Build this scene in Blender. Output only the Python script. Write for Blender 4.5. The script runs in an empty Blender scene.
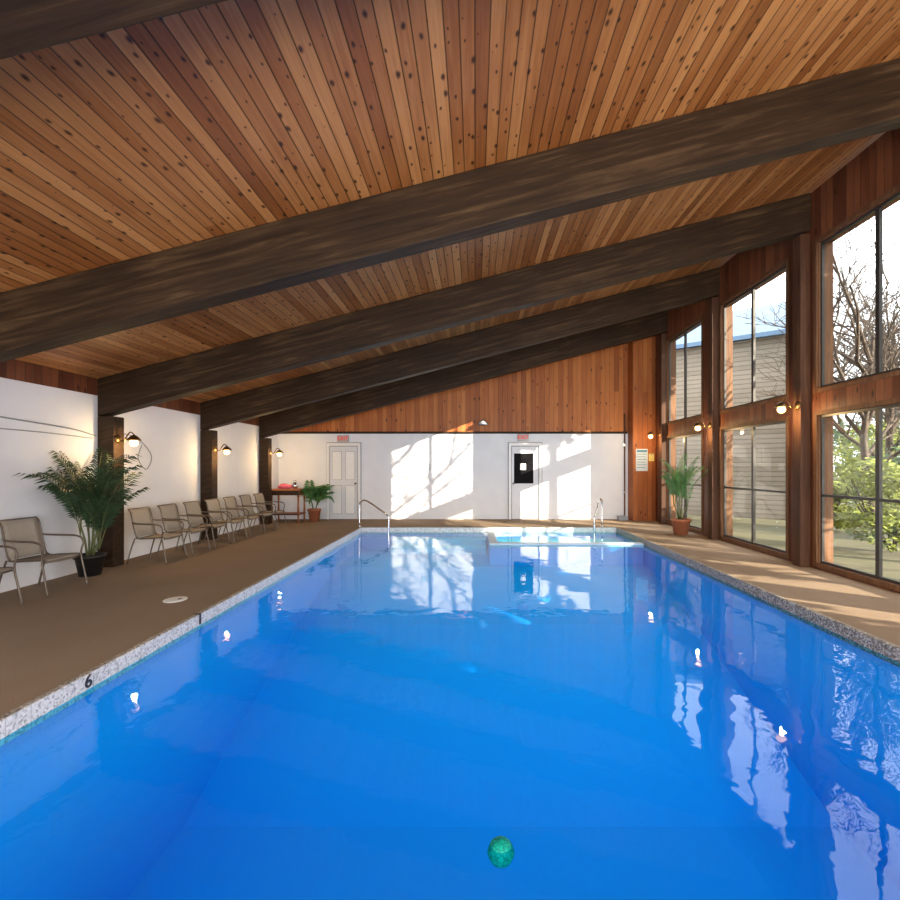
import bpy, bmesh, math, random
from mathutils import Vector, Matrix, noise as mn
random.seed(7)
S=bpy.context.scene
COL=S.collection
XL,XR,YF,YB=-5.5,4.9,12.6,-2.0
PX0,PX1,PY0,PY1=-2.72,3.39,0.6,10.8
WZ=-0.10
SL=0.261
def ceil_z(x): return 2.75+SL*(x-XL)
# ---------------- node helper
class NT:
    def __init__(s,name):
        s.mat=bpy.data.materials.new(name); s.mat.use_nodes=True
        s.t=s.mat.node_tree; s.t.nodes.clear()
        s.out=s.t.nodes.new('ShaderNodeOutputMaterial')
    def n(s,typ,**k):
        nd=s.t.nodes.new(typ)
        for a,b in k.items(): setattr(nd,a,b)
        return nd
    def set(s,sock,v):
        if hasattr(v,'is_output'): s.t.links.new(v,sock)
        elif isinstance(v,(tuple,list)) and len(v)==3 and sock.type=='RGBA': sock.default_value=(*v,1)
        else: sock.default_value=v
    def m(s,op,a,b=0.0,c=None):
        nd=s.n('ShaderNodeMath',operation=op); s.set(nd.inputs[0],a); s.set(nd.inputs[1],b)
        if c is not None: s.set(nd.inputs[2],c)
        return nd.outputs[0]
    def obj(s): return s.n('ShaderNodeTexCoord').outputs['Object']
    def sep(s,v):
        nd=s.n('ShaderNodeSeparateXYZ'); s.set(nd.inputs[0],v); return nd.outputs
    def comb(s,x,y,z=0.0):
        nd=s.n('ShaderNodeCombineXYZ'); s.set(nd.inputs[0],x); s.set(nd.inputs[1],y); s.set(nd.inputs[2],z); return nd.outputs[0]
    def noise(s,v,scale,detail=3,rough=.5,dist=0):
        nd=s.n('ShaderNodeTexNoise'); s.set(nd.inputs['Vector'],v); nd.inputs['Scale'].default_value=scale
        nd.inputs['Detail'].default_value=detail; nd.inputs['Roughness'].default_value=rough; nd.inputs['Distortion'].default_value=dist
        return nd.outputs[0]
    def rng(s,v,a,b,c=0.0,d=1.0):
        nd=s.n('ShaderNodeMapRange'); s.set(nd.inputs[0],v)
        for i,q in enumerate((a,b,c,d)): nd.inputs[i+1].default_value=q
        return nd.outputs[0]
    def mix(s,f,a,b,mode='MIX'):
        nd=s.n('ShaderNodeMix',data_type='RGBA',blend_type=mode); s.set(nd.inputs[0],f); s.set(nd.inputs[6],a); s.set(nd.inputs[7],b); return nd.outputs[2]
    def ramp(s,f,stops):
        nd=s.n('ShaderNodeValToRGB'); s.set(nd.inputs[0],f); e=nd.color_ramp.elements
        while len(e)<len(stops): e.new(.5)
        for i,(p,c) in enumerate(stops): e[i].position=p; e[i].color=(*c,1)
        return nd.outputs[0]
    def bump(s,h,strength=.3,dist=.01):
        nd=s.n('ShaderNodeBump'); s.set(nd.inputs['Height'],h); nd.inputs['Strength'].default_value=strength; nd.inputs['Distance'].default_value=dist
        return nd.outputs[0]
    def schlick(s,f0,normal=None):
        g=s.n('ShaderNodeNewGeometry'); d=s.n('ShaderNodeVectorMath',operation='DOT_PRODUCT')
        s.t.links.new(g.outputs['Incoming'],d.inputs[0]); s.t.links.new(normal if normal is not None else g.outputs['Normal'],d.inputs[1])
        c=s.m('SUBTRACT',1.0,s.m('MINIMUM',s.m('ABSOLUTE',d.outputs['Value']),1.0))
        return s.m('ADD',f0,s.m('MULTIPLY',s.m('POWER',c,5.0),1-f0))
    def bsdf(s,col,rough=.6,metal=0,normal=None,spec=.5,emis=None,es=0,trans=0):
        nd=s.n('ShaderNodeBsdfPrincipled'); s.set(nd.inputs['Base Color'],col); s.set(nd.inputs['Roughness'],rough)
        nd.inputs['Metallic'].default_value=metal; nd.inputs['Specular IOR Level'].default_value=spec
        nd.inputs['Transmission Weight'].default_value=trans
        if normal is not None: s.set(nd.inputs['Normal'],normal)
        if emis: nd.inputs['Emission Color'].default_value=(*emis,1); nd.inputs['Emission Strength'].default_value=es
        s.t.links.new(nd.outputs[0],s.out.inputs[0]); return s.mat
def simple(name,col,rough=.6,metal=0,var=.12,scale=20,**k):
    t=NT(name); v=t.obj(); n=t.noise(v,scale,4)
    c=t.mix(t.rng(n,.3,.7),tuple(x*(1-var) for x in col),tuple(min(1,x*(1+var)) for x in col))
    return t.bsdf(c,rough,metal,t.bump(n,.1,.003),**k)
def plank(name,across,along,w,L,stops,knots=True,seam=.05,rough=.5,knotdens=4.5,seamdark=.12,spec=.4,kth=.45,kdark=.2,ks=.42):
    t=NT(name); o=t.sep(t.obj()); a=o[across]; l=o[along]
    u=t.m('DIVIDE',a,w); idx=t.m('FLOOR',u); fr=t.m('FRACT',u)
    wn=t.n('ShaderNodeTexWhiteNoise',noise_dimensions='1D'); t.set(wn.inputs['W'],idx)
    seg=t.m('FLOOR',t.m('ADD',t.m('DIVIDE',l,L),t.m('MULTIPLY',wn.outputs[0],9.0)))
    wn2=t.n('ShaderNodeTexWhiteNoise',noise_dimensions='2D'); t.set(wn2.inputs['Vector'],t.comb(idx,seg))
    g=t.noise(t.comb(t.m('MULTIPLY',a,40.0),t.m('MULTIPLY',l,1.6),t.m('MULTIPLY',idx,3.17)),1.0,4,.6,.8)
    big=t.noise(t.comb(t.m('MULTIPLY',a,3.0),t.m('MULTIPLY',l,.9),t.m('MULTIPLY',idx,1.7)),1.0,3)
    f=t.m('ADD',t.m('MULTIPLY',wn2.outputs[0],.4),t.m('ADD',t.m('MULTIPLY',g,.5),t.m('MULTIPLY',big,.45)))
    c=t.ramp(t.rng(f,.2,1.05),stops)
    edge=t.m('MINIMUM',fr,t.m('SUBTRACT',1.0,fr))
    sm=t.rng(edge,0.0,seam,seamdark,1.0)
    if knots:
        vo=t.n('ShaderNodeTexVoronoi',voronoi_dimensions='2D'); vo.inputs['Scale'].default_value=1
        wob=t.noise(t.obj(),14,2)
        t.set(vo.inputs['Vector'],t.comb(t.m('ADD',t.m('MULTIPLY',a,1/w*.95),t.m('MULTIPLY',wob,.18)),t.m('MULTIPLY',l,knotdens)))
        rr=t.sep(vo.outputs['Color'])[0]
        d=t.m('DIVIDE',vo.outputs['Distance'],t.m('MAXIMUM',t.m('MULTIPLY',t.m('SUBTRACT',rr,kth),ks),.0001))
        k=t.rng(d,.45,1.25,0,1.0)
        c=t.mix(k,t.mix(1.0,c,(kdark,kdark*.8,kdark*.7),'MULTIPLY'),c)
    c=t.mix(1.0,c,t.comb(sm,sm,sm),'MULTIPLY')
    h=t.m('ADD',t.m('MULTIPLY',sm,1.0),t.m('MULTIPLY',g,.25))
    return t.bsdf(c,rough,0,t.bump(h,.5,.006),spec=spec)
# materials
M={}
M['ceil']=plank('knotty_ceiling_boards',0,1,.095,14.0,[(0,(.125,.033,.008)),(.45,(.34,.118,.029)),(1,(.68,.32,.108))],knotdens=5.4,kth=.05,ks=.18,seamdark=.04,seam=.07,kdark=.14,rough=.42)
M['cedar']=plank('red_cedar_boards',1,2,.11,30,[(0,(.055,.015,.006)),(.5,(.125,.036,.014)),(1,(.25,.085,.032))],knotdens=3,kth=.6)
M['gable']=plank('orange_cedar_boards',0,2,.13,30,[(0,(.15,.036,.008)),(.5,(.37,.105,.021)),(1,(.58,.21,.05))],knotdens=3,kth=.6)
def beam_mat(name,c0,c1,c2,al=0):
    t=NT(name); o=t.sep(t.obj()); 
    ax=[0,1,2]; ax.remove(al)
    v=t.comb(t.m('MULTIPLY',o[al],1.0),t.m('MULTIPLY',o[ax[0]],14.0),t.m('MULTIPLY',t.m('SUBTRACT',o[ax[1]],t.m('MULTIPLY',o[0],SL if al==0 else 0.0)),14.0))
    g=t.noise(v,1.3,6,.65,.6); b=t.noise(t.obj(),1.2,3)
    lam=t.m('FRACT',t.m('DIVIDE',t.m('SUBTRACT',o[2],t.m('MULTIPLY',o[0],SL)),.14)) if al==0 else None
    c=t.ramp(t.m('ADD',t.m('MULTIPLY',g,.75),t.m('MULTIPLY',b,.3)),[(.3,c0),(.55,c1),(.8,c2)])
    if lam is not None:
        k=t.rng(lam,0,.06,.75,1); c=t.mix(1.0,c,t.comb(k,k,k),'MULTIPLY')
    return t.bsdf(c,.6,0,t.bump(g,.4,.01),spec=.2)
M['beam']=beam_mat('dark_stained_beam_wood',(.011,.006,.003),(.036,.019,.009),(.12,.07,.032))
M['post']=beam_mat('brown_post_wood',(.035,.015,.008),(.075,.032,.016),(.15,.07,.035),2)
M['trimwood']=beam_mat('window_trim_wood',(.07,.03,.015),(.15,.07,.032),(.26,.14,.07),2)
t=NT('white_painted_block'); v=t.obj(); n=t.noise(v,3,3); n2=t.noise(v,60,3)
M['white']=t.bsdf(t.mix(n,(.76,.78,.83),(.86,.87,.90)),.7,0,t.bump(n2,.35,.004))
t=NT('brown_deck_carpet'); v=t.obj(); n=t.noise(v,160,4,.7); n2=t.noise(v,1.6,4)
c=t.mix(t.rng(n,.3,.7),(.13,.088,.058),(.45,.34,.24)); c=t.mix(t.rng(n2,.3,.75,.0,.3),c,(.19,.13,.085))
M['carpet']=t.bsdf(c,.95,0,t.bump(n,.6,.006),spec=.1)
t=NT('speckled_pebble_coping'); v=t.obj(); vo=t.n('ShaderNodeTexVoronoi'); t.set(vo.inputs['Vector'],v); vo.inputs['Scale'].default_value=80
r=t.sep(vo.outputs['Color'])[0]
M['coping']=t.bsdf(t.ramp(r,[(.0,(.08,.065,.05)),(.4,(.20,.17,.135)),(.7,(.34,.30,.25)),(1,(.55,.52,.47))]),.5,0,t.bump(vo.outputs['Distance'],.3,.003))
t=NT('white_waterline_tile'); v=t.obj(); o=t.sep(v)
fx=t.m('FRACT',t.m('DIVIDE',t.m('ADD',o[0],o[1]),.15)); k=t.rng(fx,0,.05,.55,1)
vo=t.n('ShaderNodeTexVoronoi'); t.set(vo.inputs['Vector'],v); vo.inputs['Scale'].default_value=75
c=t.ramp(t.sep(vo.outputs['Color'])[0],[(0,(.38,.39,.38)),(.35,(.66,.67,.65)),(1,(.84,.84,.82))])
M['tile']=t.bsdf(t.mix(1.0,c,t.comb(k,k,k),'MULTIPLY'),.25)
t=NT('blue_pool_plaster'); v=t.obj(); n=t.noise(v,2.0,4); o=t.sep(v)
dp=t.rng(o[2],-2.0,-.5)  # plaster lightens upward, painting in how deeper water absorbs light
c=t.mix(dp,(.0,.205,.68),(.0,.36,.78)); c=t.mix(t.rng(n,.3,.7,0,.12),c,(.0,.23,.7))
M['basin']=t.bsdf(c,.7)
M['step']=simple('pale_blue_step_plaster',(.06,.56,.80),.6,scale=5)
M['tub']=simple('aqua_tub_plaster',(.05,.70,.80),.6,scale=5)
M['rim']=simple('pale_rim_tile',(.48,.60,.68),.3,scale=40)
t=NT('pool_water_surface'); v=t.obj()
n1=t.noise(v,1.6,2,.45,.4); n2=t.noise(v,6.5,2,.5,.3)
h=t.m('ADD',n1,t.m('MULTIPLY',n2,.2))
nb=t.bump(h,.5,.012)
gl=t.n('ShaderNodeBsdfGlossy'); gl.inputs['Roughness'].default_value=.008; t.set(gl.inputs['Normal'],nb)
tr=t.n('ShaderNodeBsdfTransparent'); tr.inputs[0].default_value=(.20,.88,1,1)
mx=t.n('ShaderNodeMixShader'); t.set(mx.inputs[0],t.schlick(.03,nb)); t.set(mx.inputs[1],tr.outputs[0]); t.set(mx.inputs[2],gl.outputs[0])
t.t.links.new(mx.outputs[0],t.out.inputs[0]); M['water']=t.mat
t=NT('clear_window_glass')
gl=t.n('ShaderNodeBsdfGlossy'); gl.inputs['Roughness'].default_value=.01
tr=t.n('ShaderNodeBsdfTransparent'); tr.inputs[0].default_value=(.98,.99,.99,1)
mx=t.n('ShaderNodeMixShader'); t.set(mx.inputs[0],t.m('MULTIPLY',t.schlick(.035),.5)); t.set(mx.inputs[1],tr.outputs[0]); t.set(mx.inputs[2],gl.outputs[0])
t.t.links.new(mx.outputs[0],t.out.inputs[0]); M['glass']=t.mat
M['metal']=simple('bronze_window_metal',(.055,.05,.045),.4,.4)
M['whitegloss']=simple('white_door_paint',(.70,.71,.75),.4,var=.03)
M['framepaint']=simple('white_frame_paint',(.85,.85,.85),.4,var=.03)
M['shadowgap']=simple('gap_shade_grey',(.28,.28,.31),.6)  # flat grey standing in for shade in door gaps and panel grooves
M['dark']=simple('dark_glass_panel',(.008,.008,.009),.6,spec=.05)
M['red']=simple('red_sign_letters',(.75,.02,.01),.5,emis=(.9,.03,.02),es=.3)
M['signwhite']=simple('white_sign_plastic',(.7,.7,.68),.4,var=.03)
M['signcream']=simple('pale_sign_plastic',(.45,.45,.43),.5,var=.03)
M['black']=simple('black_plastic',(.012,.012,.012),.5)
M['chrome']=simple('polished_chrome',(.8,.8,.82),.12,1,var=.03)
M['brass']=simple('aged_brass',(.22,.13,.05),.35,.9)
t=NT('chair_sling_fabric'); v=t.obj(); o=t.sep(v); w1=t.m('SINE',t.m('MULTIPLY',o[1],700.0)); w2=t.noise(v,120,3)
M['sling']=t.bsdf(t.mix(t.rng(w2,.3,.7),(.31,.27,.215),(.43,.38,.315)),.85,0,t.bump(w1,.2,.002))
M['bronze']=simple('taupe_metal_frame',(.15,.115,.09),.4,.4)
M['leaf']=simple('dark_green_leaf',(.026,.06,.024),.45,var=.5,scale=6)
M['leaf2']=simple('mid_green_leaf',(.07,.2,.05),.45,var=.5,scale=6)
M['stem']=simple('green_brown_stem',(.12,.14,.05),.6)
M['terra']=simple('terracotta_clay',(.36,.12,.055),.7)
M['soil']=simple('dark_soil',(.03,.02,.012),.95,scale=60)
M['tablewood']=plank('varnished_table_wood',1,0,.12,2,[(0,(.2,.05,.02)),(.5,(.35,.11,.035)),(1,(.5,.18,.06))],knots=False)
M['pink']=simple('pink_cloth',(.75,.16,.25),.8)
t=NT('warm_bulb'); e=t.n('ShaderNodeEmission'); e.inputs[0].default_value=(1,.60,.22,1); e.inputs[1].default_value=9; t.t.links.new(e.outputs[0],t.out.inputs[0]); M['bulb']=t.mat
t=NT('ball_green'); v=t.obj(); vo=t.n('ShaderNodeTexVoronoi',feature='DISTANCE_TO_EDGE'); t.set(vo.inputs['Vector'],v); vo.inputs['Scale'].default_value=60
M['ball']=t.bsdf(t.mix(t.rng(vo.outputs[0],.03,.12),(.0,.14,.11),(.0,.27,.20)),.6,0,t.bump(vo.outputs[0],.3,.003),spec=.2)
M['paper']=simple('white_paper',(.60,.70,.78),.8,var=.04)
M['yellow']=simple('yellow_paper',(.75,.6,.15),.8,var=.04)
M['green']=simple('blue_green_print',(.08,.28,.4),.8)
M['grey']=simple('grey_print',(.3,.32,.35),.8)
M['siding']=plank('tan_clapboard_siding',2,1,.16,40.0,[(0,(.14,.115,.08)),(.5,(.195,.162,.118)),(1,(.25,.21,.158))],knots=False,seam=.16,seamdark=.4)
M['roof']=simple('blue_metal_roof',(.08,.14,.22),.5,.2)
M['bark']=simple('grey_brown_bark',(.07,.05,.036),.9,var=.4,scale=8)
M['shrub']=simple('yellow_green_shrub_leaf',(.17,.20,.022),.6,var=.5,scale=3)
M['shrub2']=simple('deep_green_shrub_leaf',(.05,.10,.025),.6,var=.5,scale=3)
M['pine']=simple('sun_blocker_needles',(.03,.07,.025),.8)
t=NT('winter_lawn'); v=t.obj(); n=t.noise(v,.7,5,.7); M['lawn']=t.bsdf(t.mix(n,(.05,.06,.02),(.14,.11,.06)),.95)
# ---------------- mesh builder
class MB:
    def __init__(s): s.v=[]; s.f=[]
    def box(s,x0,x1,y0,y1,z0,z1,mt=None):
        b=len(s.v); P=[(x0,y0,z0),(x1,y0,z0),(x1,y1,z0),(x0,y1,z0),(x0,y0,z1),(x1,y0,z1),(x1,y1,z1),(x0,y1,z1)]
        if mt: P=[tuple(mt@Vector(p)) for p in P]
        s.v+=P; s.f+=[tuple(b+i for i in q) for q in ((0,3,2,1),(4,5,6,7),(0,1,5,4),(1,2,6,5),(2,3,7,6),(3,0,4,7))]
        return s
    def prism(s,pts,y0,y1):
        b=len(s.v); n=len(pts)
        s.v+=[(x,y0,z) for x,z in pts]+[(x,y1,z) for x,z in pts]
        s.f.append(tuple(b+i for i in range(n))); s.f.append(tuple(b+n+i for i in reversed(range(n))))
        for i in range(n): j=(i+1)%n; s.f.append((b+j,b+i,b+n+i,b+n+j))
        return s
    def tube(s,pts,r,seg=8,cap=True):
        pts=[Vector(p) for p in pts]; n=len(pts); rs=r if isinstance(r,(list,tuple)) else [r]*n
        b=len(s.v); ref=None
        for i,p in enumerate(pts):
            d=(pts[min(i+1,n-1)]-pts[max(i-1,0)]).normalized()
            if ref is None: ref=d.orthogonal().normalized()
            ref=(ref-d*ref.dot(d)); ref=ref.normalized() if ref.length>1e-6 else d.orthogonal().normalized()
            bi=d.cross(ref)
            for k in range(seg):
                a=2*math.pi*k/seg; s.v.append(tuple(p+(ref*math.cos(a)+bi*math.sin(a))*rs[i]))
        for i in range(n-1):
            for k in range(seg):
                k2=(k+1)%seg; s.f.append((b+i*seg+k,b+i*seg+k2,b+(i+1)*seg+k2,b+(i+1)*seg+k))
        if cap: s.f.append(tuple(b+k for k in reversed(range(seg)))); s.f.append(tuple(b+(n-1)*seg+k for k in range(seg)))
        return s
    def lathe(s,prof,seg=24,c=(0,0,0),mt=None):
        b=len(s.v)
        for r,z in prof:
            for k in range(seg):
                a=2*math.pi*k/seg; p=Vector((c[0]+r*math.cos(a),c[1]+r*math.sin(a),c[2]+z)); s.v.append(tuple(mt@p if mt else p))
        n=len(prof)
        for i in range(n-1):
            for k in range(seg):
                k2=(k+1)%seg; s.f.append((b+i*seg+k,b+i*seg+k2,b+(i+1)*seg+k2,b+(i+1)*seg+k))
        s.f.append(tuple(b+k for k in reversed(range(seg)))); s.f.append(tuple(b+(n-1)*seg+k for k in range(seg)))
        return s
    def sphere(s,c,r,seg=16,sq=1):
        return s.lathe([(max(1e-4,r*math.sin(math.pi*i/10)),-r*sq*math.cos(math.pi*i/10)) for i in range(11)],seg,c)
    def poly(s,pts): b=len(s.v); s.v+=[tuple(p) for p in pts]; s.f.append(tuple(range(b,b+len(pts)))); return s
    def o(s,name,mat,parent=None,smooth=False,bevel=0,loc=None,label=None,recalc=True):
        me=bpy.data.meshes.new(name); me.from_pydata(s.v,[],s.f); me.update()
        if recalc:
            bm=bmesh.new(); bm.from_mesh(me); bmesh.ops.recalc_face_normals(bm,faces=bm.faces); bm.to_mesh(me); bm.free()
        me.materials.append(M[mat])
        if smooth:
            for p in me.polygons: p.use_smooth=True
        ob=bpy.data.objects.new(name,me); COL.objects.link(ob)
        if parent: ob.parent=parent
        if loc: ob.location=loc
        if bevel:
            md=ob.modifiers.new('Bevel','BEVEL'); md.width=bevel; md.segments=3; md.limit_method='ANGLE'
        if label: ob['label']=label
        return ob
def empty(name,loc,label,cat,rot=0,group=None):
    e=bpy.data.objects.new(name,None); COL.objects.link(e); e.location=loc; e.rotation_euler=(0,0,rot); e.empty_display_size=.1
    e['label']=label; e['category']=cat
    if group: e['group']=group
    return e
def tag(o,label,cat,group=None,kind=None):
    o['label']=label; o['category']=cat
    if group: o['group']=group
    if kind: o['kind']=kind
    return o
def struct(o,label,cat): return tag(o,label,cat,kind='structure')
def dup(root,loc,rot=None,label=None,scale=None):
    n=root.copy(); COL.objects.link(n); n.location=loc
    if rot is not None: n.rotation_euler=(0,0,rot)
    if scale: n.scale=(scale,)*3
    if label: n['label']=label
    def rec(a,b):
        for c in a.children:
            k=c.copy(); COL.objects.link(k); k.parent=b; rec(c,k)
    rec(root,n); return n
def smooth_path(pts,sub=6):
    pts=[Vector(p) for p in pts]; out=[]
    P=[pts[0]*2-pts[1]]+pts+[pts[-1]*2-pts[-2]]
    for i in range(1,len(P)-2):
        a,b,c,d=P[i-1:i+3]
        for k in range(sub):
            u=k/sub; out.append(.5*((2*b)+(c-a)*u+(2*a-5*b+4*c-d)*u*u+(-a+3*b-3*c+d)*u**3))
    out.append(pts[-1]); return out
def text(name,s,size,mat,parent,loc,rot,depth=.002):
    cu=bpy.data.curves.new(name,'FONT'); cu.body=s; cu.size=size; cu.align_x='CENTER'; cu.align_y='CENTER'; cu.extrude=depth; cu.offset=size*.015
    ob=bpy.data.objects.new(name+'_tmp',cu); COL.objects.link(ob)
    dg=bpy.context.evaluated_depsgraph_get(); me=bpy.data.meshes.new_from_object(ob.evaluated_get(dg))
    COL.objects.unlink(ob); bpy.data.objects.remove(ob)
    me.materials.clear(); me.materials.append(M[mat])
    n=bpy.data.objects.new(name,me); COL.objects.link(n); n.parent=parent; n.location=loc; n.rotation_euler=rot
    return n
# ---------------- room shell
CW=.045
m=MB(); m.box(XL,PX0-CW,YB,YF,-.25,0).box(PX1+CW,XR,YB,YF,-.25,0).box(PX0-CW,PX1+CW,PY1+CW,YF,-.25,0).box(PX0-CW,PX1+CW,YB,PY0-CW,-.25,0)
struct(m.o('floor','carpet'),'brown textured pool deck carpet around the pool','floor')
m=MB(); z0,z1=ceil_z(XL-.2),ceil_z(XR+.5)
m.prism([(XL-.2,z0),(XR+.5,z1),(XR+.5,z1+.15),(XL-.2,z0+.15)],YB,YF+.3)
struct(m.o('ceiling','ceil'),'sloping ceiling of knotty varnished pine boards','ceiling')
struct(MB().box(XL-.2,XL,YB,YF,-.25,2.5).o('wall_left','white'),'white painted block wall behind the chairs','wall')
m=MB().box(XL-.2,XL,YB,YF,2.5,2.745); struct(m.o('trim_1','cedar'),'narrow cedar board strip above the white wall','trim')
struct(MB().box(XL-.2,XR+.2,YF,YF+.2,-.25,2.42).o('wall_far','white'),'white painted end wall with two doors','wall')
m=MB().prism([(XL-.2,2.42),(XR+.2,2.42),(XR+.2,ceil_z(XR+.2)-.005),(XL-.2,ceil_z(XL-.2)-.005)],YF,YF+.2)
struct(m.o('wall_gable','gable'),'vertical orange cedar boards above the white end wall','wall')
struct(MB().box(XL+.02,4.26,YF-.03,YF,2.39,2.45).o('trim_2','beam'),'dark ledge strip between white wall and cedar boards','trim')
struct(MB().box(4.28,XR,12.2,YF,0,ceil_z(4.28)-.01).o('trim_3','gable'),'cedar clad chase in the corner of the room','trim')
WIN=[(9.71,11.45),(7.07,8.93),(4.6,6.43),(2.15,3.98)]
ZW=[(.09,2.2),(2.58,4.66)]
m=MB(); top=ceil_z(XR)-.01
edges=[YF]+[e for a,b in WIN for e in (b,a)]+[-9.8]  # last span runs on past the open back, added to stop the sun
for i in range(0,len(edges),2): m.box(XR,XR+.2,edges[i+1],edges[i],-.25,top)
for a,b in WIN:
    m.box(XR,XR+.2,a,b,-.25,ZW[0][0]); m.box(XR,XR+.2,a,b,ZW[0][1],ZW[1][0]); m.box(XR,XR+.2,a,b,ZW[1][1],top)
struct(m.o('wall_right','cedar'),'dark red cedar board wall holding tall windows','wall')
wi=0
for (a,b) in WIN:
    for zi,(c,d) in enumerate(ZW):
        wi+=1
        e=empty('window_%d'%wi,(XR,(a+b)/2,c),'tall bronze-framed window looking out to winter trees' if zi else 'lower bronze-framed window with horizontal rail above the deck','window'); e['kind']='structure'
        hw=(b-a)/2; H=d-c
        f=MB(); t_=.035; x0,x1=.03,.07; mw=.028
        f.box(x0,x1,-hw,hw,0,t_).box(x0,x1,-hw,hw,H-t_,H).box(x0,x1,-hw,-hw+t_,t_,H-t_).box(x0,x1,hw-t_,hw,t_,H-t_).box(x0,x1,-mw,mw,t_,H-t_)
        if zi==0: f.box(x0,x1,-hw+t_,-mw,.95,.985).box(x0,x1,mw,hw-t_,.95,.985)
        f.o('frame','metal',e)
        MB().box(.045,.053,-hw+t_,hw-t_,t_,H-t_).o('glass','glass',e)
        g=MB(); q=.06
        g.box(-.02,0,-hw-q,hw+q,-min(q,c),0).box(-.02,0,-hw-q,hw+q,H,H+q).box(-.02,0,-hw-q,-hw,0,H).box(-.02,0,hw,hw+q,0,H)
        g.box(0,.21,-hw,-hw+.012,0,H).box(0,.21,hw-.012,hw,0,H)
        g.o('casing','trimwood',e)
# beams & posts
BY=[-.7,1.75,4.2,6.65,9.1,11.55]
for i,y in enumerate(BY):
    m=MB().prism([(0,-.55),(XR-XL,SL*(XR-XL)-.55),(XR-XL,SL*(XR-XL)-.004),(0,-.004)],-.1,.1)
    o=m.o('roof_beam','beam',bevel=.012,loc=(XL,y,2.75)); tag(o,'dark stained laminated roof beam spanning under the ceiling','beam','roof beams')
    m=MB().box(-.12,.12,-.1,.1,0,2.2); tag(m.o('support_post','beam',bevel=.01,loc=(XL+.121,y,0)),'dark wooden post against the white wall under a beam','post','wall posts')
    m=MB().box(-.075,.075,-.085,.085,0,ceil_z(XR-.15)-.56); tag(m.o('support_post','post',bevel=.01,loc=(XR-.076,y,0)),'brown wooden post between windows under a beam','post','window posts')
# ---------------- pool
P=empty('swimming_pool',((PX0+PX1)/2,(PY0+PY1)/2,0),'large bright blue indoor swimming pool with speckled white edge','swimming pool')
ox,oy=P.location.x,P.location.y
ax0,ax1,ay0,ay1=PX0-ox,PX1-ox,PY0-oy,PY1-oy
TZ=-.13
prof=[(PY0-oy,-2.0),(4.2-oy,-1.9),(6.9-oy,-.95),(8.8-oy,-.5),(PY1-oy,-.5)]
m=MB()
for (y,z) in prof: m.v+=[(ax0,y,z),(ax1,y,z)]
for i in range(4): m.f.append((2*i,2*i+1,2*i+3,2*i+2))
for x in (ax0,ax1):
    for i in range(4):
        (y0,z0),(y1,z1)=prof[i],prof[i+1]; m.poly([(x,y0,z0),(x,y1,z1),(x,y1,TZ),(x,y0,TZ)])
m.poly([(ax0,ay0,-2.0),(ax1,ay0,-2.0),(ax1,ay0,TZ),(ax0,ay0,TZ)]); m.poly([(ax0,ay1,-.5),(ax1,ay1,-.5),(ax1,ay1,TZ),(ax0,ay1,TZ)])
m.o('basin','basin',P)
MB().box(ax0-.03,ax0+.004,ay0,ay1,TZ-.01,.004).box(ax0-.03,ax1+.03,ay0-.03,ay0,TZ-.01,.004).box(ax0-.03,ax1+.03,ay1,ay1+.03,TZ-.01,.004).o('waterline_tile','tile',P)
MB().box(ax1-.004,ax1+.03,ay0,ay1,TZ-.01,.004).o('pebble_band','coping',P)
m=MB()
for (x0,x1,y0,y1) in ((ax0-CW,ax0-.006,ay0-CW,ay1+CW),(ax1+.006,ax1+CW,ay0-CW,ay1+CW),(ax0,ax1,ay0-CW,ay0-.006),(ax0,ax1,ay1+.006,ay1+CW)): m.box(x0,x1,y0,y1,-.025,.010)
m.o('coping','coping',P,bevel=.006)
m=MB().poly([(ax0,ay0,WZ),(ax1,ay0,WZ),(ax1,ay1,WZ),(ax0,ay1,WZ)]); m.o('pool_water','water',P,recalc=False)
for i in range(2): MB().box(-1.9-ox,.25-ox,10.8-.35*(i+1)-oy,10.8-.35*i-.002-oy,-.55,-.22-.13*i).o('entry_step','step',P)
text('depth_number','6',.125,'black',P,(ax0+.007,3.16-oy,-.048),(math.pi/2,0,math.pi/2))
MB().box(ax0-.05,ax0+.008,4.43-oy,4.46-oy,-.09,.013).o('coping_joint','black',P)
# hot tub
T=empty('hot_tub',(1.9,9.95,-.5),'square hot tub with pale tiled rim inside the pool end','hot tub')
m=MB().box(-1.6,1.48,-.95,-.80,0,.34).box(-1.6,-1.45,-.80,.84,0,.34)
m.o('tub_wall','basin',T)
m=MB().box(-1.61,1.48,-.96,-.79,.34,.435).box(-1.61,-1.44,-.79,.84,.34,.435)
m.o('rim','rim',T,bevel=.015)
MB().box(-1.45,1.48,-.80,.84,0.0,.08).o('tub_floor','tub',T)
MB().box(-1.45,1.48,.45,.84,.08,.25).o('bench','tub',T)
# ball
e=empty('ball',(.107,1.86,WZ-.08),'small green ball floating in the pool water','ball')
MB().sphere((0,0,.05),.054,24,.92).o('ball_shell','ball',e,True)
MB().tube([(.0545*math.cos(a*math.pi/12),.0545*math.sin(a*math.pi/12),.05) for a in range(25)],.002,6).o('seam','ball',e,True)
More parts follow.
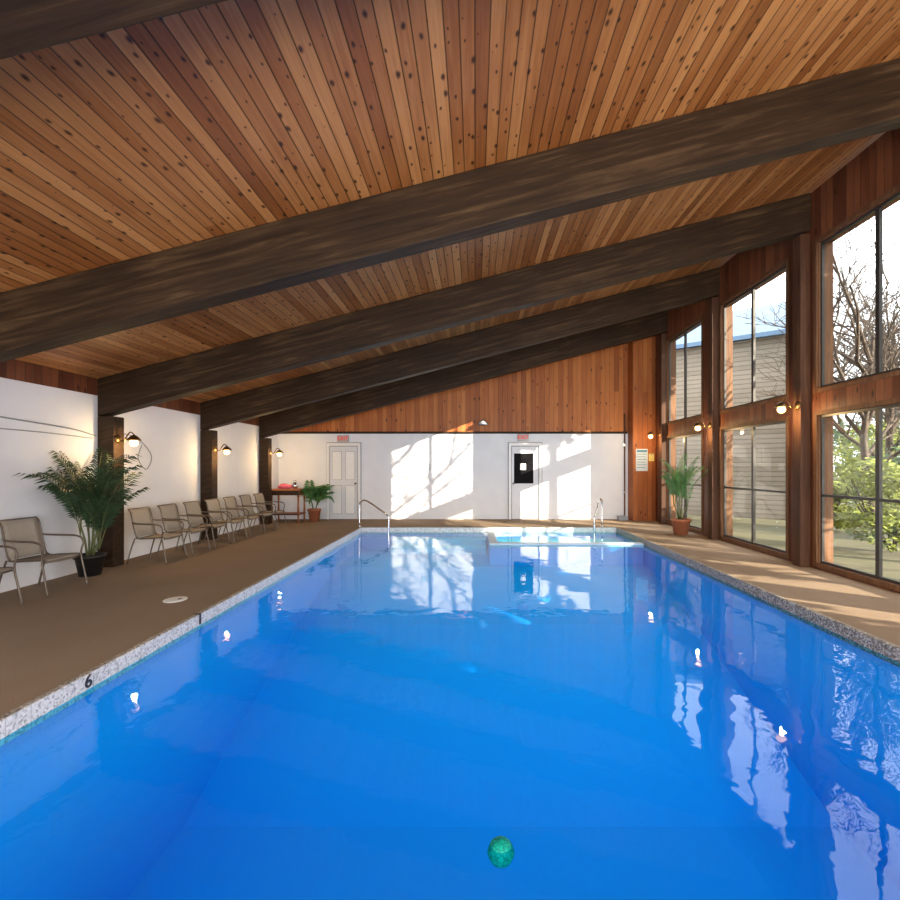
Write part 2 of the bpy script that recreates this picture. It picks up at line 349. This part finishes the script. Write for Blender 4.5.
# handrails
def rail(loc,rot,L,lab,h=.62):
    e=empty('pool_handrail',loc,lab,'handrail',rot)
    pts=smooth_path([(0,0,0),(0,0,h*.8),(.05,0,h*.97),(.2,0,h),(L*.7,0,h*.72),(L,0,h*.5),(L+.05,0,.2),(L+.03,0,-.3)],6)
    MB().tube(pts,.02,10).o('rail','chrome',e,True)
    MB().lathe([(.045,0),(.045,.012),(.025,.022)],16,(0,0,0.001)).o('flange','chrome',e,True)
    return e
rail((-2.82,10.98,0),-.33,.76,'curved chrome handrail at the pool entry steps',.64)
rail((3.1,10.98,0),-2.2,.45,'curved chrome handrail beside the hot tub',.68)
# skimmer lid
e=empty('skimmer_lid',(-3.29,4.94,.001),'round white skimmer lid set in the brown deck','lid')
MB().lathe([(.115,0),(.115,.006),(.10,.010),(.02,.011)],32).o('lid','signwhite',e,True)
MB().lathe([(.02,.011),(.02,.014)],12,(.05,0,0)).o('finger_hole','black',e)
# ---------------- doors
def door(n,x0,x1,win,lab):
    w=x1-x0; e=empty('door_%d'%n,((x0+x1)/2,YF,0),lab,'door'); e['kind']='structure'
    f=MB(); f.box(-w/2,-w/2+.07,-.06,0,0,2.05).box(w/2-.07,w/2,-.06,0,0,2.05).box(-w/2,w/2,-.06,0,2.05,2.13); f.o('door_frame','framepaint',e,bevel=.005)
    MB().box(-w/2+.07,w/2-.07,-.012,0,0,2.05).box(-w/2-.02,-w/2,-.012,0,0,2.15).box(w/2,w/2+.02,-.012,0,0,2.15).box(-w/2-.02,w/2+.02,-.012,0,2.13,2.15).o('door_gap_shade','shadowgap',e)
    h=w/2-.09
    MB().box(-h,h,-.035,-.013,.01,2.03).o('door_leaf','whitegloss',e)
    if not win:
        for s_ in (-1,1):
            for (a,b) in ((.15,.95),(1.1,1.9)):
                xa,xb=sorted((s_*.05,s_*(h-.06)))
                MB().box(xa,xb,-.037,-.035,a,b).o('groove_shade','shadowgap',e)
                MB().box(xa+.01,xb-.01,-.045,-.037,a+.01,b-.01).o('raised_panel','framepaint',e,bevel=.004)
    if win:
        MB().box(-h+.06,h-.14,-.04,-.035,1.0,1.84).o('door_window','dark',e)
        MB().box(-.14,.02,-.044,-.04,1.38,1.56).o('notice','framepaint',e)
    k=MB().lathe([(.025,0),(.025,.01),(.01,.015),(.01,.04),(.027,.05),(.027,.07),(.01,.08)],14,(0,0,0),Matrix.Translation((-h+.04 if win else h-.04,-.035,1.0))@Matrix.Rotation(math.pi/2,4,'X'))
    k.o('door_knob','brass',e,True)
door(1,-4.14,-3.2,False,'white panelled door in a white frame'); door(2,.94,1.86,True,'white door with a dark glass window and notice')
for x,z in ((-3.68,2.25),(1.34,2.28)):
    e=empty('exit_sign',(x,YF-.031,z),'small white sign with red EXIT lettering above a door','exit sign',group='exit signs')
    MB().box(-.16,.16,-.04,.03,-.095,.095).o('sign_box','signcream',e,bevel=.005)
    text('sign_lettering','EXIT',.15,'red',e,(0,-.042,0),(math.pi/2,0,0))
e=empty('wall_lamp',(.22,YF-.001,2.68),'small unlit dark dome lamp on the cedar boards','wall lamp')
MB().box(-.06,.06,-.03,0,-.06,.10).o('backplate','black',e)
MB().tube([(0,-.03,.05),(0,-.12,.08),(0,-.18,.05)],.012,8).o('arm','black',e,True)
MB().lathe([(.03,.06),(.08,.03),(.14,-.03),(.15,-.05),(.13,-.05)],20,(0,-.18,0)).o('lamp_shade','grey',e,True)
e=empty('wall_pipe',(4.18,YF-.03,.05),'thin pale vertical pipe with brackets on the end wall','pipe')
MB().tube([(0,0,0),(0,0,2.9)],.02,10).o('pipe_tube','trimwood',e,True)
for zz in (.7,2.0): MB().box(-.035,.035,-.025,.03,zz,zz+.04).o('bracket','chrome',e)
for (x,z,w,h,mm,pm,lab) in ((4.52,1.65,.16,.3,'paper','green','white and blue printed pool rules sheet on the cedar chase'),(4.78,1.72,.07,.10,'yellow','grey','small yellow printed notice on the cedar chase')):
    e=empty('notice_board',(x,12.199,z),lab,'notice')
    MB().box(-w,w,-.012,0,-h,h).o('panel',mm,e)
    q=MB().box(-w*.85,w*.85,-.014,-.012,h*.7,h*.9)
    for i in range(6): q.box(-w*.8,w*(.8-.25*(i%2)),-.014,-.012,h*.5-i*h*.24,h*.5-i*h*.24+h*.05)
    q.o('print',pm,e)
e=empty('wall_notice',(-1.38,YF-.001,1.45),'small framed paper notice on the white end wall','notice')
MB().box(-.11,.11,-.015,0,-.09,.09).o('panel','grey',e)
MB().box(-.095,.095,-.018,-.015,-.075,.075).o('print','paper',e)
# ---------------- sconces
def sconce(loc,sgn,group):
    e=empty('wall_sconce',loc,'lit brass wall lamp with glass globe mounted on a post','wall lamp',0 if sgn>0 else math.pi,group)
    MB().lathe([(.06,0),(.06,.012),(.03,.03)],18,(0,0,0),Matrix.Rotation(math.pi/2,4,'Y')).o('backplate','brass',e,True)
    MB().tube(smooth_path([(.02,0,0),(.09,0,-.03),(.14,0,.05),(.19,0,.10),(.24,0,.07),(.24,0,.04)]),.009,8).o('arm','brass',e,True)
    MB().lathe([(.015,.06),(.035,.05),(.085,.0),(.095,-.02),(.088,-.02)],20,(.24,0,0)).o('lamp_shade','brass',e,True)
    MB().sphere((.24,0,-.055),.055,14).o('bulb','bulb',e,True)
    L=bpy.data.lights.new('sconce_light','POINT'); L.energy=22; L.color=(1,.66,.3); L.shadow_soft_size=.03
    lo=bpy.data.objects.new('sconce_light',L); COL.objects.link(lo); lo.parent=e; lo.location=(.24,0,-.15)
for y,z in ((6.62,1.87),(9.1,1.82),(11.55,1.84)): sconce((XL+.242,y,z),1,'white wall lamps')
for y,z in ((6.62,2.36),(9.1,2.30),(11.55,2.30),(4.2,2.36)): sconce((XR-.152,y,z),-1,'window wall lamps')
# ---------------- cables
e=empty('wall_cable',(XL+.02,5.5,2.0),'thin white cable strung along the white wall','cable')
pts=[(0,-3,.2),(0,-1.5,.12),(0,-.3,.04),(0,.6,-.02),(0,1.0,-.09)]
MB().tube(smooth_path(pts),.010,6).o('cable_run','grey',e,True)
pts=[(0,-3,.02),(0,-1.2,-.08),(0,.2,-.10),(0,.95,-.13)]
MB().tube(smooth_path(pts),.006,6).o('cable_run','grey',e,True)
e=empty('power_cord',(XL+.02,7.2,1.8),'dark power cord looping below the wall lamp','cord')
MB().tube(smooth_path([(0,-.42,.12),(0,-.2,.18),(0,.15,.1),(0,.42,-.15),(0,.3,-.38),(0,.12,-.2),(0,.2,.02)]),.007,6).o('cord_loop','grey',e,True)
# ---------------- chairs
def chair():
    e=empty('patio_chair',(0,0,0),'taupe metal patio armchair with beige sling seat against the wall','chair',group='patio chairs')
    W=.215
    def sheet(pts,name,tk=.012):
        m=MB(); n=len(pts); K=7
        for side in (0,1):
            for (x,z) in pts:
                for k in range(K):
                    u=-1+2*k/(K-1); dip=.015*(1-u*u)
                    if name=='seat': m.v.append((x,u*W,z-dip-side*tk))
                    else: m.v.append((x-dip-side*tk,u*W,z))
        N=n*K
        for i in range(n-1):
            for k in range(K-1):
                a=i*K+k; m.f.append((a,a+1,a+K+1,a+K)); m.f.append((N+a,N+a+K,N+a+K+1,N+a+1))
        for i in range(n-1):
            a=i*K; m.f.append((a,a+K,N+a+K,N+a)); a+=K-1; m.f.append((a,N+a,N+a+K,a+K))
        for k in range(K-1):
            m.f.append((k,N+k,N+k+1,k+1)); a=(n-1)*K+k; m.f.append((a,a+1,N+a+1,N+a))
        return m.o(name,'sling',e,True)
    sheet([(.25,.405),(.23,.43),(.1,.425),(-.08,.415),(-.2,.42)],'seat')
    bp=[(-.2,.43),(-.24,.55),(-.27,.7),(-.30,.82),(-.33,.885),(-.35,.89)]
    sheet(bp,'backrest')
    f=MB(); q=W+.01
    for s in (-1,1):
        f.tube(smooth_path([(.26,s*q,.39),(.23,s*q,.425),(0,s*q,.415),(-.19,s*q,.42),(-.25,s*q,.58),(-.30,s*q,.82),(-.345,s*q,.89)],5),.011,8)
    f.tube([(.25,-q,.40),(.25,q,.40)],.010,8).tube([(-.345,-q,.89),(-.345,q,.89)],.010,8).tube([(-.2,-q,.41),(-.2,q,.41)],.010,8)
    f.o('frame','bronze',e,True)
    for s in (-1,1):
        MB().tube(smooth_path([(.31,s*.262,.0),(.27,s*.257,.2),(.23,s*.252,.42),(.25,s*.262,.56),(.22,s*.267,.625)],5),.011,8).o('leg','bronze',e,True)
        MB().tube(smooth_path([(-.34,s*.25,.0),(-.29,s*.25,.2),(-.22,s*.242,.42)],5),.011,8).o('leg','bronze',e,True)
        m=MB().tube(smooth_path([(.22,s*.267,.625),(.13,s*.272,.65),(-.05,s*.272,.655),(-.2,s*.258,.66),(-.27,s*.23,.67)],5),.013,8)
        m.tube([(.22,s*.225,.42),(.23,s*.252,.42)],.01,6).tube([(-.2,s*.242,.42),(-.2,s*.22,.42)],.01,6)
        m.o('armrest','bronze',e,True)
    return e
c0=chair(); c0.location=(-5.07,4.5,0); c0.scale=(.95,)*3
for (x,y,r) in ((-5.07,5.3,-.04),(-4.92,7.0,0),(-4.92,7.64,0),(-4.92,8.28,0),(-4.92,8.92,0),(-4.92,9.56,0),(-4.92,10.2,0),(-4.92,10.84,0)): dup(c0,(x,y,0),r,scale=.95 if y<6 else .92)
# ---------------- plants
def frond(m,st,base,az,el,L,leafL,leafW,droop,nl,rnd):
    pts=[]; p=Vector(base); a=el
    for i in range(11):
        pts.append(p.copy()); d=Vector((math.cos(az)*math.cos(a),math.sin(az)*math.cos(a),math.sin(a))); p=p+d*(L/10); a-=droop/10*(.3+i*.16)
    st.tube(pts,[.006*(1-.07*i) for i in range(11)],5)
    side=Vector((-math.sin(az),math.cos(az),0))
    for k in range(nl):
        u=.25+.74*k/(nl-1); f=u*10; i=min(9,int(f)); q=pts[i].lerp(pts[i+1],f-i); d=(pts[i+1]-pts[i]).normalized()
        for s in (-1,1):
            ll=leafL*(.55+.6*math.sin(math.pi*min(1,u*.9)))*rnd.uniform(.85,1.1)
            dr=(side*s*1.0+d*1.1+Vector((0,0,rnd.uniform(-.1,.25)))).normalized()
            tip=q+dr*ll+Vector((0,0,-ll*.4)); mid=q+dr*ll*.5+Vector((0,0,ll*.02)); w=d*leafW
            m.poly([q-w*.3,mid-w,mid+w,q+w*.3]); m.poly([mid-w,tip,mid+w])
def palm(loc,H,spread,potmat,potr,poth,lab,seed,nfr,mat,stems=4,clampx=None,leafL=.2,leafW=.014,pname='potted_palm',hr=(.25,.6),els=(.5,1.4),dro=(1.2,2.2),nl=16):
    rnd=random.Random(seed); e=empty(pname,loc,lab,'potted plant')
    MB().lathe([(potr*.7,0),(potr*.95,poth*.85),(potr*1.05,poth*.85),(potr*1.05,poth),(potr*.93,poth),(potr*.9,poth*.9)],28).o('pot',potmat,e,True)
    MB().lathe([(potr*.88,poth*.88),(potr*.86,poth*.93)],20).o('soil','soil',e)
    st=MB(); m=MB()
    for s in range(stems):
        a=rnd.uniform(0,6.28); r=potr*.4; hh=(H-poth)*rnd.uniform(*hr)
        top=Vector((math.cos(a)*r*1.8,math.sin(a)*r*1.8,poth+hh))
        st.tube([(math.cos(a)*r*.5,math.sin(a)*r*.5,poth*.9),(math.cos(a)*r,math.sin(a)*r,poth+hh*.5),top],[.014,.012,.008],6)
        for k in range(nfr):
            az=rnd.uniform(0,6.28); el=rnd.uniform(*els)
            frond(m,st,top-Vector((0,0,rnd.uniform(0,hh*.5))),az,el,rnd.uniform(.65,1.05)*spread,leafL,leafW,rnd.uniform(*dro),nl,rnd)
    if clampx:
        lo,hi=clampx
        for mm in (m,st): mm.v=[(min(max(v[0],lo-loc[0]),hi-loc[0]),v[1],max(v[2],.02)) for v in mm.v]
    m.o('foliage',mat,e); st.o('stem','stem',e,True)
    return e
palm((-5.2,6.08,0),1.76,1.12,'black',.17,.28,'tall leafy palm in a black pot beside a post',3,5,'leaf',6,(XL+.03,9),.22,.012,hr=(.02,.45),els=(1.3,1.56),dro=(.5,1.6),nl=22)
palm((-4.3,12.05,0),1.25,.6,'terra',.17,.34,'bushy green plant in a terracotta pot near the white door',5,5,'leaf2',5,None,.2,.018,'potted_plant',hr=(.1,.4),els=(.9,1.5),dro=(.8,2))
palm((4.46,9.75,0),1.65,.95,'terra',.2,.34,'slender palm in a terracotta pot beside a window',9,4,'leaf2',5,(0,XR-.06),.14,.013,hr=(.1,.5),els=(1.3,1.56),dro=(.4,1.4),nl=18)
# ---------------- table
e=empty('console_table',(-4.98,12.0,0),'varnished wooden console table in the corner','table')
MB().box(-.42,.42,-.28,.28,.84,.88).o('tabletop','tablewood',e,bevel=.01)
MB().box(-.38,.38,-.24,.24,.72,.84).o('apron','tablewood',e)
MB().box(-.38,.38,-.24,.24,.2,.23).o('shelf','tablewood',e)
for sx in (-1,1):
    for sy in (-1,1): MB().lathe([(.03,0),(.022,.1),(.028,.3),(.02,.5),(.03,.72)],12,(sx*.35,sy*.21,0)).o('leg','tablewood',e,True)
e=empty('cloth_bundle',(-5.1,12.0,.88),'pink cloth bundle lying on the wooden table','cloth')
m=MB().sphere((0,0,.07),.12,14,.6).sphere((.13,.03,.055),.09,12,.6).sphere((-.1,.04,.05),.08,12,.6); m.o('cloth','pink',e,True)
e=empty('water_jug',(-4.8,12.0,.88),'clear rounded jug standing on the wooden table','jug')
MB().lathe([(.05,0),(.075,.04),(.08,.1),(.05,.17),(.04,.2),(.05,.22)],18).o('jug_body','chrome',e,True)
e=empty('heater_box',(4.05,12.35,0),'low grey heater box on the deck by the end wall','heater')
MB().box(-.12,.12,-.1,.1,0,.12).o('heater_body','grey',e,bevel=.01)
# ---------------- outside
o=MB().box(XR+.2,80,-30,80,-.5,-.3).o('lawn','lawn'); tag(o,'brown winter lawn outside the windows','lawn',kind='stuff')
H=empty('house',(10.5,14.8,-.3),'neighbouring house with tan clapboard siding and blue metal roof','house',math.radians(54.5))
MB().box(0,8,0,12,0,6.15).o('siding','siding',H)
MB().prism([(-.4,6.1),(4,8.3),(8.5,6.1),(8.5,6.25),(4,8.45),(-.4,6.25)],-.3,12.3).o('roof','roof',H)
MB().box(-.03,0,4.4,5.4,3.9,5.4).o('house_window','dark',H)
MB().box(-.05,-.0,-.02,.12,0,6.1).o('corner_board','whitegloss',H)
def tree(seed,Ht):
    rnd=random.Random(seed); m=MB(); tr=MB()
    def br(mb,p,d,L,r,dep):
        pts=[p.copy()]; q=p.copy(); dd=d.copy()
        for i in range(4):
            dd=(dd+Vector((rnd.gauss(0,.12),rnd.gauss(0,.12),rnd.gauss(.03,.08)))).normalized(); q=q+dd*L/4; pts.append(q.copy())
        mb.tube(pts,[max(.007,r*(1-.17*i)) for i in range(5)],6 if dep<2 else 4,False)
        if dep>=4: return
        for k in range(rnd.choice((3,4,5)) if dep else 10):
            u=rnd.uniform(.25,1)*4; i=min(3,int(u)); b=pts[i].lerp(pts[i+1],u-i)
            nd=(dd*.6+Vector((rnd.gauss(0,.7),rnd.gauss(0,.7),rnd.uniform(-.1,.6)))).normalized()
            br(m,b,nd,L*rnd.uniform(.45,.65),r*.47,dep+1)
    br(tr,Vector((0,0,0)),Vector((0,0,1)),Ht,.035*Ht**.75,0)
    e=empty('bare_tree',(0,0,-.3),'leafless winter tree with fine grey-brown branches','tree',group='bare trees')
    tr.o('trunk','bark',e,True); m.o('branches','bark',e,True); return e
T1=tree(1,5.5); T2=tree(2,6.5); T3=tree(5,4.5)
T1.location=(11.4,12.4,-.3); T2.location=(18,20.5,-.3); T3.location=(10.2,3.75,-.3); T3.scale=(1.2,)*3
for i,(x,y,s) in enumerate(((15.5,17.0,1.1),(12.6,2.2,1.2),(23,27,1.5),(30,33,1.9),(13.6,12.9,.95))):
    dup((T1,T3,T2)[i%3],(x,y,-.3),i*1.7,scale=s)
dup(T1,(9.6,10.7,-.3),2.3,scale=.9)
def shrub(name,mat,loc,r,h,n,lab,seed,z0=.1,ls=.07,trunk=False):
    rnd=random.Random(seed); e=empty(name,loc,lab,'shrub' if not trunk else 'tree'); m=MB(); s=MB()
    if trunk: s.tube([(0,0,0),(0,0,z0+h)],[.14,.03],8)
    lobes=[(Vector((rnd.uniform(-.6,.6),rnd.uniform(-.6,.6),rnd.uniform(-.6,.6))),rnd.uniform(.3,.5)) for _ in range(12)]
    for i in range(n):
        while True:
            a=Vector((rnd.uniform(-1,1),rnd.uniform(-1,1),rnd.uniform(-1,1)))
            if a.length<1: break
        if not trunk:
            c,lr=rnd.choice(lobes); a=c+a.normalized()*(a.length**.5)*lr
        p=Vector((a.x*r,a.y*r,max(.05,z0+h/2+a.z*h/2)))
        d=Vector((rnd.gauss(0,1),rnd.gauss(0,1),rnd.gauss(0,.5))).normalized(); w=d.orthogonal().normalized()*ls*.35; L=d*ls
        m.poly([p-L,p-w,p+L,p+w])
    for i in range(10):
        a=rnd.uniform(0,6.28); s.tube([(0,0,0 if not trunk else z0),(math.cos(a)*r*.5,math.sin(a)*r*.5,z0+h*.4),(math.cos(a)*r*.8,math.sin(a)*r*.8,z0+h*.75)],[.02,.014,.006],5)
    m.o('foliage',mat,e); s.o('stem','bark',e,True)
for i,(x,y,r,h,mm) in enumerate(((8.6,9.3,1.0,1.9,'shrub'),(10.3,11.0,.9,2.2,'shrub2'),(9.7,12.6,.7,1.3,'shrub'),(13.0,14.6,1.9,3.6,'shrub'),(16.6,18.6,2.2,4.0,'shrub2'),(14.6,20.5,1.6,3.2,'shrub'),(20.5,23,2.4,4.6,'shrub2'))):
    shrub('garden_shrub',mm,(x,y,-.3),r,h,3600,('yellow-green' if mm=='shrub' else 'dark green')+' evergreen shrub outside the window',20+i,ls=.06 if y<12 else .1)
shrub('sun_blocker_tree','pine',(9.9,1.75,-.3),1.4,6.5,7500,'added evergreen crown out of view, blocking the sun',40,2.35,.16,True)  # unseen crown added to keep low sun off the left side and pool
shrub('sun_blocker_tree','pine',(9.9,-.75,-.3),1.25,6.5,7500,'added evergreen crown out of view, blocking the sun',41,2.35,.16,True)  # second unseen crown, added to block sun through the nearest windows
shrub('sun_blocker_tree','pine',(10.0,6.8,-.3),1.15,3.6,4500,'added evergreen crown out of view, blocking the sun',42,5.2,.14,True)  # unseen crown added to cut the sun on the gable boards
# ---------------- light
w=bpy.data.worlds.new('World'); S.world=w; w.use_nodes=True
bg=w.node_tree.nodes['Background']; bg.inputs[0].default_value=(.92,.96,1,1); bg.inputs[1].default_value=4.9
sun=bpy.data.lights.new('sun','SUN'); sun.energy=20; sun.color=(1,.87,.68); sun.angle=.006
so=bpy.data.objects.new('sun',sun); COL.objects.link(so)
so.rotation_euler=Vector((-.803,.596,-.30)).to_track_quat('-Z','Y').to_euler()
def area(loc,tgt,sx,sy,e,col,name='added_fill_light'):
    L=bpy.data.lights.new(name,'AREA'); L.shape='RECTANGLE'; L.size=sx; L.size_y=sy; L.energy=e; L.color=col
    o=bpy.data.objects.new(name,L); COL.objects.link(o); o.location=loc
    o.rotation_euler=(Vector(tgt)-Vector(loc)).to_track_quat('-Z','Y').to_euler()
    return o
area((2.0,-2.6,1.4),(2.5,6,3.4),5.5,2.4,450,(1,.94,.86))  # unseen fill panel behind the camera, added to brighten the room
o=area((ox,oy,-.15),(ox,oy,-1),PX1-PX0-.1,PY1-PY0-.1,95,(.8,.97,1),'pool_fill_light'); o.rotation_euler=(0,0,0)  # added panel below the surface brightens the basin, mimicking scatter in water
cam=bpy.data.cameras.new('camera'); co=bpy.data.objects.new('camera',cam); COL.objects.link(co)
co.location=(0,0,1.46); co.rotation_euler=(math.pi/2,0,0); cam.lens=18; cam.sensor_width=36; cam.shift_x=-25/900; cam.shift_y=17/900; cam.clip_start=.05
S.camera=co
S.view_settings.view_transform='Standard'
